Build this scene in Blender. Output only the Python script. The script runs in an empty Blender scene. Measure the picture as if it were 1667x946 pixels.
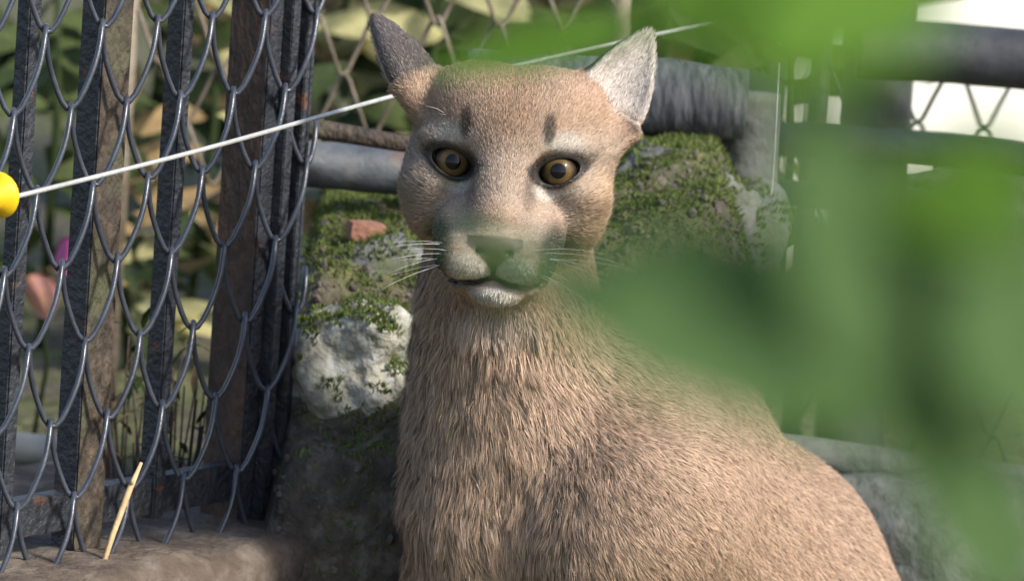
import bpy, bmesh, math, random
import numpy as np
from mathutils import Vector, Matrix, noise, kdtree
R = math.radians
random.seed(7); rng = np.random.default_rng(7)
sc = bpy.context.scene
COL = sc.collection

# ------------------------------------------------------------------ camera
PITCH, ROLL, DIST, FPX = R(8.0), R(4.0), 5.0, 10000.0
TGT = Vector((0, 0, 0.57))
FWD = Vector((0, math.cos(PITCH), -math.sin(PITCH)))
U0 = Vector((0, math.sin(PITCH), math.cos(PITCH)))
X0 = Vector((1, 0, 0))
RGT = X0 * math.cos(ROLL) + U0 * math.sin(ROLL)
UPV = -X0 * math.sin(ROLL) + U0 * math.cos(ROLL)
CAM = TGT - FWD * DIST
cd = bpy.data.cameras.new('camera'); cam = bpy.data.objects.new('camera', cd); COL.objects.link(cam)
cam.matrix_world = Matrix((( RGT.x, UPV.x, -FWD.x, CAM.x), (RGT.y, UPV.y, -FWD.y, CAM.y),
                           (RGT.z, UPV.z, -FWD.z, CAM.z), (0, 0, 0, 1)))
cd.sensor_width = 36; cd.lens = 36 * FPX / 1667
cd.clip_start = 0.05; cd.clip_end = 500
cd.dof.use_dof = True; cd.dof.focus_distance = 4.98; cd.dof.aperture_fstop = cd.lens / 27.0
cd.dof.aperture_blades = 0
sc.camera = cam

# ------------------------------------------------------------------ light
SUN = Vector((0.64, -0.44, 0.63)).normalized()          # towards the sun
w = bpy.data.worlds.new('World'); sc.world = w; w.use_nodes = True
nt = w.node_tree; bg = nt.nodes['Background']
sky = nt.nodes.new('ShaderNodeTexSky'); sky.sky_type = 'NISHITA'; sky.sun_disc = False
sky.sun_elevation = math.asin(SUN.z); sky.sun_rotation = math.atan2(SUN.x, SUN.y)
sky.air_density = 1.0; sky.dust_density = 2.0; sky.ozone_density = 1.0
nt.links.new(sky.outputs[0], bg.inputs[0]); bg.inputs[1].default_value = 0.15
sd = bpy.data.lights.new('sun', 'SUN'); sd.energy = 3.4; sd.angle = R(9); sd.color = (1.0, 0.93, 0.82)
so = bpy.data.objects.new('sun', sd); COL.objects.link(so); so.location = (3, -2, 5)
so.rotation_euler = SUN.to_track_quat('Z', 'Y').to_euler()
sc.view_settings.view_transform = 'Standard'; sc.view_settings.look = 'None'
sc.view_settings.exposure = 0.5; sc.view_settings.gamma = 1.0
sc.cycles.use_denoising = True
sc.cycles.max_bounces = 6; sc.cycles.diffuse_bounces = 3; sc.cycles.transmission_bounces = 4
sc.cycles.caustics_reflective = False; sc.cycles.caustics_refractive = False

# ------------------------------------------------------------------ helpers
def ray(px, py):
    return FWD + RGT * ((px - 833.5) / FPX) - UPV * ((py - 473.0) / FPX)
def W(px, py, Y):
    d = ray(px, py); return CAM + d * ((Y - CAM.y) / d.y)
def tag(o, label=None, cat=None, group=None, kind=None):
    if label: o['label'] = label
    if cat: o['category'] = cat
    if group: o['group'] = group
    if kind: o['kind'] = kind
    return o
def empty(name, loc, label, cat, group=None):
    o = bpy.data.objects.new(name, None); COL.objects.link(o); o.location = loc
    o.empty_display_size = 0.02
    bpy.context.view_layer.update()
    return tag(o, label, cat, group)
def link(name, me, mats=None, parent=None, smooth=True):
    o = bpy.data.objects.new(name, me); COL.objects.link(o)
    if mats:
        for m in (mats if isinstance(mats, (list, tuple)) else [mats]): me.materials.append(m)
    if smooth and len(me.polygons):
        me.polygons.foreach_set('use_smooth', np.ones(len(me.polygons), bool))
    if parent:
        o.parent = parent; o.matrix_parent_inverse = Matrix.Translation(parent.location).inverted()
    return o
def mesh_np(name, V, F):
    me = bpy.data.meshes.new(name)
    me.from_pydata([tuple(v) for v in V], [], [tuple(f) for f in F]); me.update()
    return me
class MB:
    def __init__(s): s.v = []; s.f = []; s.m = []
    def add(s, V, F, mi=0):
        b = len(s.v); s.v += [tuple(v) for v in V]
        for f in F: s.f.append(tuple(i + b for i in f)); s.m.append(mi)
    def box(s, c, ax, ay, az, mi=0, bev=0.0, faces_mi=None):
        c = Vector(c); V = []
        for sx in (-1, 1):
            for sy in (-1, 1):
                for sz in (-1, 1): V.append(c + ax * sx + ay * sy + az * sz)
        F = [(0, 1, 3, 2), (4, 6, 7, 5), (0, 4, 5, 1), (2, 3, 7, 6), (0, 2, 6, 4), (1, 5, 7, 3)]
        b = len(s.v); s.v += [tuple(v) for v in V]
        for k, f in enumerate(F): s.f.append(tuple(i + b for i in f)); s.m.append(faces_mi[k] if faces_mi else mi)
    def tube(s, pts, rad, n=8, mi=0, cap=True):
        pts = [Vector(p) for p in pts]; N = len(pts)
        if not hasattr(rad, '__len__'): rad = [rad] * N
        t0 = (pts[1] - pts[0]).normalized()
        u = t0.orthogonal().normalized(); V = []; F = []
        for i in range(N):
            t = (pts[min(i + 1, N - 1)] - pts[max(i - 1, 0)])
            t = t.normalized() if t.length > 1e-9 else t0
            u = (u - t * u.dot(t)).normalized(); vv = t.cross(u)
            for k in range(n):
                a = 2 * math.pi * k / n
                V.append(pts[i] + (u * math.cos(a) + vv * math.sin(a)) * rad[i])
        for i in range(N - 1):
            for k in range(n):
                k2 = (k + 1) % n
                F.append((i * n + k, i * n + k2, (i + 1) * n + k2, (i + 1) * n + k))
        if cap:
            F.append(tuple(range(n - 1, -1, -1))); F.append(tuple((N - 1) * n + k for k in range(n)))
        s.add(V, F, mi)
    def build(s, name, mats, parent=None, smooth=True, bevel=0.0):
        me = mesh_np(name, s.v, s.f); o = link(name, me, mats, parent, smooth)
        me.polygons.foreach_set('material_index', s.m)
        if bevel:
            bm = bmesh.new(); bm.from_mesh(me)
            bmesh.ops.bevel(bm, geom=list(bm.edges), offset=bevel, segments=2, affect='EDGES', clamp_overlap=True)
            bm.to_mesh(me); bm.free()
            me.polygons.foreach_set('use_smooth', np.zeros(len(me.polygons), bool))
        return o

def mat(name, stops, scale=8.0, rough=0.7, bump=0.0, bscale=40.0, detail=6.0, metal=0.0, coat=0.0,
        stretch=(1, 1, 1), spec=0.5, bdist=0.004, transl=0.0, second=None):
    """noise-driven colour ramp + noise bump; stops = [(pos, (r,g,b)), ...]"""
    m = bpy.data.materials.new(name); m.use_nodes = True; t = m.node_tree; N = t.nodes; L = t.links
    b = N['Principled BSDF']; tc = N.new('ShaderNodeTexCoord'); mp = N.new('ShaderNodeMapping')
    mp.inputs['Scale'].default_value = stretch
    L.new(tc.outputs['Object'], mp.inputs[0])
    n1 = N.new('ShaderNodeTexNoise'); n1.inputs['Scale'].default_value = scale; n1.inputs['Detail'].default_value = detail
    n1.inputs['Roughness'].default_value = 0.65
    L.new(mp.outputs[0], n1.inputs['Vector'])
    r = N.new('ShaderNodeValToRGB'); el = r.color_ramp.elements
    while len(el) < len(stops): el.new(0.5)
    for e, (p, c) in zip(el, stops): e.position = p; e.color = (*c, 1)
    L.new(n1.outputs[0], r.inputs[0])
    col = r.outputs[0]
    if second:   # (scale, lo, hi, colour): patches of a second colour
        n3 = N.new('ShaderNodeTexNoise'); n3.inputs['Scale'].default_value = second[0]; n3.inputs['Detail'].default_value = 5
        L.new(tc.outputs['Object'], n3.inputs['Vector'])
        mr = N.new('ShaderNodeMapRange'); mr.inputs[1].default_value = second[1]; mr.inputs[2].default_value = second[2]
        L.new(n3.outputs[0], mr.inputs[0])
        mx = N.new('ShaderNodeMix'); mx.data_type = 'RGBA'
        L.new(mr.outputs[0], mx.inputs['Factor']); L.new(col, mx.inputs['A']); mx.inputs['B'].default_value = (*second[3], 1)
        col = mx.outputs['Result']
    L.new(col, b.inputs['Base Color'])
    b.inputs['Roughness'].default_value = rough; b.inputs['Metallic'].default_value = metal
    b.inputs['Coat Weight'].default_value = coat; b.inputs['Coat Roughness'].default_value = 0.2
    b.inputs['Specular IOR Level'].default_value = spec
    if bump:
        n2 = N.new('ShaderNodeTexNoise'); n2.inputs['Scale'].default_value = bscale; n2.inputs['Detail'].default_value = 8
        L.new(mp.outputs[0], n2.inputs['Vector'])
        bp = N.new('ShaderNodeBump'); bp.inputs['Strength'].default_value = bump; bp.inputs['Distance'].default_value = bdist
        L.new(n2.outputs[0], bp.inputs['Height']); L.new(bp.outputs[0], b.inputs['Normal'])
    if transl:
        tr = N.new('ShaderNodeBsdfTranslucent'); L.new(col, tr.inputs[0])
        ms = N.new('ShaderNodeMixShader'); ms.inputs[0].default_value = transl
        L.new(b.outputs[0], ms.inputs[1]); L.new(tr.outputs[0], ms.inputs[2])
        L.new(ms.outputs[0], N['Material Output'].inputs[0])
    return m

M = {}
M['black_paint'] = mat('black_paint', [(.3, (.020, .023, .031)), (.7, (.042, .048, .06))], 60, .42, .9, 160, bdist=.004, second=(35, .62, .74, (.12, .06, .035)))
M['wire_paint'] = mat('wire_paint', [(.3, (.032, .038, .055)), (.7, (.065, .075, .10))], 60, .30, .35, 300, bdist=.001, coat=.3)
M['rust_brown'] = mat('rust_brown', [(.32, (.03, .026, .024)), (.5, (.065, .05, .038)), (.70, (.14, .105, .075))], 75, .8, 1.0, 140, stretch=(1, 1, .6), bdist=.008, second=(14, .52, .68, (.085, .09, .05)))
M['rust_dark'] = mat('rust_dark', [(.3, (.035, .028, .026)), (.6, (.085, .05, .036)), (.8, (.15, .08, .05))], 70, .75, 1.0, 130, stretch=(1, 1, .4), bdist=.008)
M['back_wire'] = mat('back_wire', [(.35, (.10, .075, .05)), (.65, (.24, .20, .15))], 30, .6, .4, 200)
M['galv'] = mat('galv', [(.3, (.42, .43, .42)), (.7, (.62, .63, .62))], 40, .4, .2, 200, metal=.3)
M['yellow'] = mat('yellow', [(.4, (.85, .52, .01)), (.6, (.90, .58, .015))], 20, .45)
M['grey_pipe'] = mat('grey_pipe', [(.3, (.05, .058, .07)), (.55, (.09, .105, .125)), (.8, (.19, .19, .19))], 24, .6, .6, 60, second=(16, .6, .75, (.16, .10, .07)))
M['weathered_log'] = mat('weathered_log', [(.3, (.035, .038, .045)), (.55, (.09, .095, .11)), (.75, (.26, .27, .29))], 16, .8, 1.0, 40, stretch=(2.5, 1, .5), bdist=.01)
M['dark_beam'] = mat('dark_beam', [(.3, (.02, .022, .028)), (.7, (.06, .065, .075))], 14, .55, .5, 50)
M['post_grey'] = mat('post_grey', [(.3, (.07, .075, .08)), (.7, (.19, .19, .19))], 12, .8, .8, 50, bdist=.008)
M['concrete'] = mat('concrete', [(.28, (.05, .038, .03)), (.5, (.115, .088, .068)), (.66, (.20, .17, .14)), (.8, (.36, .33, .29))], 16, .95, 1.0, 55, bdist=.012)
M['pale_rock'] = mat('pale_rock', [(.30, (.18, .18, .16)), (.45, (.40, .39, .32)), (.58, (.55, .55, .52)), (.75, (.66, .68, .71))], 26, .9, 1.0, 70, bdist=.010, second=(24, .52, .68, (.13, .14, .05)))
M['grey_rock'] = mat('grey_rock', [(.3, (.05, .055, .06)), (.55, (.14, .145, .15)), (.75, (.30, .30, .29))], 16, .9, 1.0, 50, bdist=.01, second=(12, .55, .7, (.08, .10, .04)))
M['gravel'] = mat('gravel', [(.3, (.05, .042, .035)), (.55, (.12, .10, .085)), (.75, (.26, .23, .20))], 45, .95, .6, 90)
M['brick'] = mat('brick', [(.3, (.22, .10, .065)), (.7, (.34, .17, .12))], 60, .9, .6, 150)
M['straw'] = mat('straw', [(.3, (.42, .27, .12)), (.7, (.70, .52, .30))], 40, .7, .3, 200)
M['white_wall'] = mat('white_wall', [(.3, (.72, .72, .66)), (.7, (.82, .82, .78))], 6, .9, .3, 40)
M['paper'] = mat('paper', [(.3, (.72, .72, .70)), (.7, (.84, .84, .82))], 10, .7)
M['pvc'] = mat('pvc', [(.3, (.28, .27, .24)), (.7, (.42, .41, .37))], 14, .5, .3, 60)
M['magenta'] = mat('magenta', [(.3, (.55, .10, .32)), (.7, (.70, .18, .42))], 20, .6, transl=.3)
M['salmon'] = mat('salmon', [(.35, (.62, .18, .30)), (.6, (.75, .42, .25))], 12, .6, transl=.3)
M['moss'] = mat('moss', [(.3, (.075, .11, .025)), (.55, (.15, .20, .05)), (.8, (.26, .29, .10))], 30, .9, transl=.25)
M['whisker'] = mat('whisker', [(.3, (.75, .73, .70)), (.7, (.85, .84, .82))], 20, .4)
def leafmat(name, a, b, tr=.35, sc_=14):
    return mat(name, [(.3, a), (.7, b)], sc_, .7, .3, 60, transl=tr, spec=.2)
M['leaf_fore'] = leafmat('leaf_fore', (.075, .175, .016), (.13, .265, .032), .4)
M['leaf_fore_deep'] = leafmat('leaf_fore_deep', (.07, .14, .042), (.115, .20, .07), .35)
M['leaf_green'] = leafmat('leaf_green', (.05, .078, .024), (.12, .155, .058))
M['leaf_yellow'] = leafmat('leaf_yellow', (.42, .40, .17), (.66, .62, .34))
M['leaf_tan'] = leafmat('leaf_tan', (.20, .13, .06), (.38, .28, .14), .2)
M['leaf_dark'] = leafmat('leaf_dark', (.02, .035, .012), (.05, .075, .025), .2)

# ground: soil, gravel and moss mixed on upward faces
def ground_mat():
    m = mat('soil', [(.25, (.035, .030, .027)), (.5, (.085, .07, .055)), (.75, (.22, .19, .16))], 34, .95, 1.0, 70, bdist=.012)
    t = m.node_tree; N = t.nodes; L = t.links; b = N['Principled BSDF']
    src = b.inputs['Base Color'].links[0].from_socket
    g = N.new('ShaderNodeNewGeometry'); sp = N.new('ShaderNodeSeparateXYZ'); L.new(g.outputs['Normal'], sp.inputs[0])
    n = N.new('ShaderNodeTexNoise'); n.inputs['Scale'].default_value = 9; n.inputs['Detail'].default_value = 6
    tc = N.new('ShaderNodeTexCoord'); L.new(tc.outputs['Object'], n.inputs[0])
    ad = N.new('ShaderNodeMath'); ad.operation = 'MULTIPLY_ADD'; L.new(sp.outputs[2], ad.inputs[0]); ad.inputs[1].default_value = .35
    L.new(n.outputs[0], ad.inputs[2])
    mr = N.new('ShaderNodeMapRange'); mr.inputs[1].default_value = .70; mr.inputs[2].default_value = .86; L.new(ad.outputs[0], mr.inputs[0])
    n2 = N.new('ShaderNodeTexNoise'); n2.inputs['Scale'].default_value = 55; n2.inputs['Detail'].default_value = 5; L.new(tc.outputs['Object'], n2.inputs[0])
    r = N.new('ShaderNodeValToRGB'); r.color_ramp.elements[0].color = (.035, .05, .012, 1); r.color_ramp.elements[1].color = (.16, .155, .068, 1)
    r.color_ramp.elements[0].position = .3; r.color_ramp.elements[1].position = .7
    L.new(n2.outputs[0], r.inputs[0])
    mx = N.new('ShaderNodeMix'); mx.data_type = 'RGBA'; L.new(mr.outputs[0], mx.inputs['Factor']); L.new(src, mx.inputs['A']); L.new(r.outputs[0], mx.inputs['B'])
    L.new(mx.outputs['Result'], b.inputs['Base Color'])
    return m
M['soil'] = ground_mat()

# ------------------------------------------------------------------ ground
def sst(a, b, x):
    t = np.clip((x - a) / (b - a), 0, 1); return t * t * (3 - 2 * t)
def vnoise(X, Y, s, seed=0.0):
    return (np.sin(X * s * 1.7 + seed) * np.cos(Y * s * 1.3 - seed * 1.7) + .6 * np.sin(X * s * 3.1 - Y * s * 2.3 + seed * 2.1)
            + .35 * np.sin(X * s * 6.7 + Y * s * 5.1 + seed) + .2 * np.cos(X * s * 12.1 - Y * s * 9.7 + seed * .3)) / 2.15
def ground_h(x, y):
    x = np.asarray(x, float); y = np.asarray(y, float)
    yy = y + .02 * vnoise(x, y, 9, 1.3)
    back = .24 * sst(.25, .75, yy) + .04 * sst(1.2, 3.0, yy)
    xin = sst(-.27, -.17, x) * (1 - sst(.17, .34, x))
    top = .525 + .075 * sst(-.10, .15, x) + .03 * sst(.32, .6, yy) + .01 * vnoise(x, y, 14, .4)
    front = .74 * sst(.11, .21, yy) + .26 * sst(.21, .40, yy)
    bank = top * front * (1 - sst(.75, 1.15, yy)) * xin
    h = np.maximum(back, bank)
    near = (np.abs(x) < 2) & (np.abs(y) < 3)
    return h + near * (.006 * vnoise(x, y, 40, 2.2) + .003 * vnoise(x, y, 110, 5.2))
def axis(a, b, f0, f1, fine):
    q = np.linspace(0, 1, 16) ** 2.2
    return np.concatenate([f0 - (f0 - a) * q[::-1][:-1], np.arange(f0, f1, fine), f1 + (b - f1) * q])
gx = axis(-40, 40, -.9, .9, .012); gy = axis(-30, 60, -.1, 1.4, .012)
GX, GY = np.meshgrid(gx, gy, indexing='ij'); GZ = ground_h(GX, GY)
nx, ny = GX.shape
idx = np.arange(nx * ny).reshape(nx, ny)
Fq = np.stack([idx[:-1, :-1], idx[1:, :-1], idx[1:, 1:], idx[:-1, 1:]], -1).reshape(-1, 4)
gme = mesh_np('ground', np.stack([GX, GY, GZ], -1).reshape(-1, 3), Fq)
tag(link('ground', gme, M['soil']), kind='structure')
def gz(x, y): return float(ground_h(x, y))

# ------------------------------------------------------------------ left fence panel
TH = R(33)
A_ = Vector((-math.sin(TH), -math.cos(TH), 0)); N_ = Vector((math.cos(TH), -math.sin(TH), 0)); Z_ = Vector((0, 0, 1))
P0 = W(512, 60, .30)
def PP(px, py, off=0.0):
    """ray through pixel -> point on the panel plane shifted off along its normal"""
    d = ray(px, py); p0 = P0 + N_ * off
    return CAM + d * ((p0 - CAM).dot(N_) / d.dot(N_))
def PS(px, py, off=0.0):
    q = PP(px, py, off) - P0; return q.dot(A_), PP(px, py, off).z
zb = PP(430, 868, .03).z            # bottom of the mesh
panel = empty('fence_panel', (P0.x, P0.y, zb - .02), 'black painted steel fence panel with chain-link mesh, rusty square posts and bottom rail', 'fence')
ZT = P0.z + .16
def post(name, px, py, wid, thk, mats, zlo, parent=panel, fm=None):
    s, z = PS(px, py)
    c = P0 + A_ * s; c = Vector((c.x, c.y, (ZT + zlo) / 2)) - N_ * (thk / 2)
    m = MB(); m.box(c, A_ * (wid / 2), N_ * (thk / 2), Z_ * ((ZT - zlo) / 2), faces_mi=fm)
    return m.build(name, mats, parent, bevel=.0015)
# box faces: -A, +A, -N, +N, -Z, +Z
post('post', 24, 620, .016, .014, [M['black_paint']], zb - .11)
post('post', 173, 380, .040, .024, [M['black_paint'], M['rust_brown']], zb - .06, fm=[1, 0, 1, 1, 0, 0])
post('post', 287, 380, .015, .018, [M['black_paint']], zb + .02)
post('post', 442, 380, .044, .042, [M['black_paint'], M['rust_dark']], zb - .02, fm=[0, 1, 1, 0, 0, 0])
# vertical flat bars welded on the corner post
for off, wd, pr in ((-.006, .012, .010), (.012, .008, .012), (.024, .006, .008)):
    s, z = PS(452, 380); c = P0 + A_ * (s - off) + N_ * pr * .5; c.z = (ZT + zb) / 2
    m = MB(); m.box(c, A_ * wd / 2, N_ * pr / 2, Z_ * ((ZT - zb) / 2)); m.build('stiffener_bar', M['black_paint'], panel, bevel=.001)
# bottom rail
s0, z0 = PS(412, 772); s1, z1 = PS(-60, 880)
zr = (PS(412, 772)[1] + PS(20, 862)[1]) / 2
c = P0 + A_ * ((s0 + 1.0) / 2) - N_ * .012; c.z = zr
m = MB(); m.box(c, A_ * ((1.0 - s0) / 2), N_ * .008, Z_ * .016); m.build('bottom_rail', M['black_paint'], panel, bevel=.001)
# chain-link mesh: each horizontal helix is its own wire
pitch = .075; row = .0652
sK, zK = PS(115, 172, .016)
def helix(name, s_from, s_to, zc, ph, amp, dep, p, org, a, n, rad, mat_, parent, per=18, sides=7, jit=0.0, seed=0, tuck=0.0):
    rr = random.Random(seed)
    npt = int((s_to - s_from) / p * per) + 1; pts = []
    o1, o2 = rr.uniform(0, 6), rr.uniform(0, 6)
    for i in range(npt):
        s = s_from + (s_to - s_from) * i / (npt - 1)
        t = 2 * math.pi * s / p + ph
        z = zc + amp * (.93 * math.cos(t) + .07 * math.cos(3 * t))
        q = org + a * (s + jit * math.sin(s * 9 + o1)) + n * (dep * math.sin(t)); q.z = z + jit * math.sin(s * 13 + o2)
        if tuck: q = q - n * (tuck * max(0.0, 1 - (s - s_from) / .022) ** 1.5)
        pts.append(q)
    m = MB(); m.tube(pts, rad, sides); return m.build(name, mat_, parent)
for j in range(-3, 8):
    # wire j hangs above knuckle row j; its bottoms sit at zK - j*row
    zc = zK - j * row + row / 2
    if zc - row / 2 < zb - .012: break
    ph = math.pi - 2 * math.pi * sK / pitch + (math.pi if j % 2 else 0)
    helix('mesh_wire', -.002 + .004 * (j % 2), .98, zc, ph, row / 2 + .0028, .0085, pitch, P0 + N_ * .016, A_, N_, .0024, M['wire_paint'], panel, jit=.0014, seed=j, tuck=.016)

# electric wire and its yellow insulator
E0 = W(18, 322, -.22); E1 = W(640, 156, .20); E2 = W(890, 93, .37); E3 = W(1120, 43, .50); E4 = W(1420, -25, .68)
def spline(pts, n=12):
    P = [pts[0] * 2 - pts[1]] + list(pts) + [pts[-1] * 2 - pts[-2]]; out = []
    for i in range(1, len(P) - 2):
        for k in range(n):
            t = k / n; a, b, c_, d = P[i - 1], P[i], P[i + 1], P[i + 2]
            out.append(.5 * ((2 * b) + (c_ - a) * t + (2 * a - 5 * b + 4 * c_ - d) * t * t + (3 * b - a - 3 * c_ + d) * t ** 3))
    out.append(P[-2]); return out
m = MB(); m.tube(spline([E0, W(330, 243, -.02), E1, E2, E3, E4]), .0021, 8)
tag(m.build('electric_wire', M['galv']), 'thin pale grey electric fence wire strung from the yellow insulator behind the puma', 'wire')
m = MB(); I0 = W(-4, 318, -.23); prof = [(-.030, .006), (-.027, .0105), (-.010, .0125), (-.004, .0175), (.004, .0185), (.010, .0165), (.016, .011), (.019, .004)]
ax = (E1 - E0).normalized()
pts = [I0 + ax * (a * .55 + .001) for a, b in prof]
m.tube(pts, [b for a, b in prof], 20)
# bracket pin back to the fence
pin_end = I0 - N_ * ((I0 - P0).dot(N_))
ins = empty('insulator', tuple(I0), 'yellow round plastic insulator holding the electric wire', 'insulator')
m.build('knob', M['yellow'], ins)
m = MB(); m.tube([I0 - ax * .01, I0 - ax * .02, pin_end - ax * .03], .004, 8); m.build('pin', M['black_paint'], ins)

# concrete plinth under the panel
pl = MB(); 
n_s, n_n = 60, 24
V = []; F = []
zt = PP(300, 905, .08).z - .004
for i in range(n_s + 1):
    for k in range(n_n + 1):
        s = -.06 + 1.3 * i / n_s; q = -.30 + .40 * k / n_n
        edge = .10 + .012 * math.sin(s * 17) + .006 * math.sin(s * 41)
        qq = min(q, edge); p = P0 + A_ * s + N_ * qq
        z = zt + .006 * noise.noise(Vector((s * 14, q * 14, 1))) + .003 * noise.noise(Vector((s * 50, q * 50, 3)))
        if k == n_n: z = -.02
        elif k == n_n - 1: z -= .012
        if k == 0: z = -.02
        V.append((p.x, p.y, z))
for i in range(n_s):
    for k in range(n_n):
        a = i * (n_n + 1) + k; F.append((a, a + n_n + 1, a + n_n + 2, a + 1))
e0 = [k for k in range(n_n + 1)]; e1 = [n_s * (n_n + 1) + k for k in range(n_n + 1)]
F.append(tuple(e0)); F.append(tuple(reversed(e1)))
pl.add(V, F); tag(pl.build('concrete_ledge', M['concrete']), 'worn brown concrete ledge under the chain-link fence panel', 'ledge')

# dry stalk leaning on the mesh
m = MB(); m.tube([PP(230, 754, .035), PP(210, 800, .036), PP(184, 870, .038), PP(163, 936, .04)], [.0014, .0028, .0026, .0022], 7)
m.tube([PP(213, 790, .036), PP(218, 778, .038)], [.002, .0012], 6)
tag(m.build('dry_stalk', M['straw']), 'dry straw-coloured stalk leaning against the bottom of the mesh', 'stalk')

# ------------------------------------------------------------------ rocks
def rock(name, c, r, matn, seed, label, cat='rock', amp=.22, sub=4, facets=5, group=None, rot=0):
    bm = bmesh.new(); bmesh.ops.create_icosphere(bm, subdivisions=sub, radius=1)
    rr = random.Random(seed); off = Vector((seed * 3.1, seed * 1.7, seed * .9))
    planes = [(Vector((rr.gauss(0, 1), rr.gauss(0, 1), rr.gauss(0, 1))).normalized(), rr.uniform(.55, .85)) for _ in range(facets)]
    for v in bm.verts:
        p = v.co.copy()
        for n, d in planes:
            e = p.dot(n) - d
            if e > 0: p -= n * e * .85
        k = 1 + amp * noise.noise(p * 1.6 + off) + amp * .4 * noise.noise(p * 4.5 + off) + amp * .15 * noise.noise(p * 12 + off)
        p *= k; v.co = Vector((p.x * r[0], p.y * r[1], p.z * r[2]))
        v.co.rotate(Matrix.Rotation(rot, 3, 'Z'))
    me = bpy.data.meshes.new(name); bm.to_mesh(me); bm.free()
    o = link(name, me, M[matn]); o.location = c
    return tag(o, label, cat, group)
rock('boulder', W(545, 592, .345), (.074, .09, .084), 'pale_rock', 5, 'pale whitish boulder with moss stains set in the bank beside the post', amp=.30, facets=10, sub=5, rot=.6)
rock('boulder', W(600, 450, .44), (.075, .10, .045), 'grey_rock', 9, 'low mossy grey rock on the bank above the pale boulder')
rock('boulder', W(1085, 350, .56), (.085, .07, .075), 'grey_rock', 14, 'grey brown mossy boulder below the weathered log')
rock('boulder', W(1195, 400, .62), (.05, .07, .07), 'grey_rock', 21, 'streaked grey boulder beside the grey upright post', amp=.3)
rock('boulder', W(1540, 900, .62), (.16, .12, .08), 'grey_rock', 27, 'broad grey stone on the ground behind the puma')
rock('boulder', W(1440, 815, .85), (.07, .07, .035), 'pale_rock', 31, 'flat pale stone under the low rail')
rock('boulder', W(1610, 420, 1.05), (.15, .10, .10), 'grey_rock', 33, 'dark grey rock half hidden by the leaves beside the white wall')
rock('pebble', W(606, 409, .40), (.008, .007, .006), 'paper', 41, 'small white pebble on the moss', 'pebble', sub=2)
# brick
def brick_piece():
    bm = bmesh.new(); bmesh.ops.create_cube(bm, size=1)
    bmesh.ops.subdivide_edges(bm, edges=list(bm.edges), cuts=3, use_grid_fill=True)
    for v in bm.verts:
        p = v.co * 2; k = 1 + .06 * noise.noise(p * 1.5 + Vector((3, 1, 2)))
        q = Vector((math.copysign(abs(p.x) ** 1.0, p.x), p.y, p.z)) * k
        if abs(p.x) > .9 and abs(p.z) > .9: q *= .93
        v.co = Vector((q.x * .016, q.y * .012, q.z * .0085))
    me = bpy.data.meshes.new('brick_fragment'); bm.to_mesh(me); bm.free()
    o = link('brick_fragment', me, M['brick'], smooth=False); o.location = W(596, 377, .44); o.rotation_euler = (0, R(3), R(14))
    tag(o, 'broken red brick fragment lying on the soil of the bank', 'brick')
brick_piece()

# scattered gravel (uncountable)
def scatter_gravel(name, n, boxfun, label):
    Vs = []; Fs = []
    bm = bmesh.new(); bmesh.ops.create_icosphere(bm, subdivisions=1, radius=1)
    bv = np.array([v.co[:] for v in bm.verts]); bf = np.array([[v.index for v in f.verts] for f in bm.faces]); bm.free()
    for i in range(n):
        x, y, sz = boxfun()
        z = gz(x, y)
        sc3 = sz * rng.uniform(.6, 1.3, 3); v = bv * (1 + .25 * rng.standard_normal((len(bv), 1)) * .6) * sc3
        a = rng.uniform(0, 6.28); c, s = math.cos(a), math.sin(a)
        v = np.stack([v[:, 0] * c - v[:, 1] * s, v[:, 0] * s + v[:, 1] * c, v[:, 2]], 1) + (x, y, z + sz * .2)
        Fs.append(bf + len(Vs) * len(bv)); Vs.append(v)
    me = mesh_np(name, np.concatenate(Vs), np.concatenate(Fs))
    o = link(name, me, M['gravel'], smooth=False); tag(o, label, 'gravel', kind='stuff')
scatter_gravel('gravel', 1500, lambda: (rng.uniform(-.24, .22), rng.uniform(.12, .55), abs(rng.normal(.001, .0016)) + .0010),
               'small dark gravel and soil crumbs spread over the bank')

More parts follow.
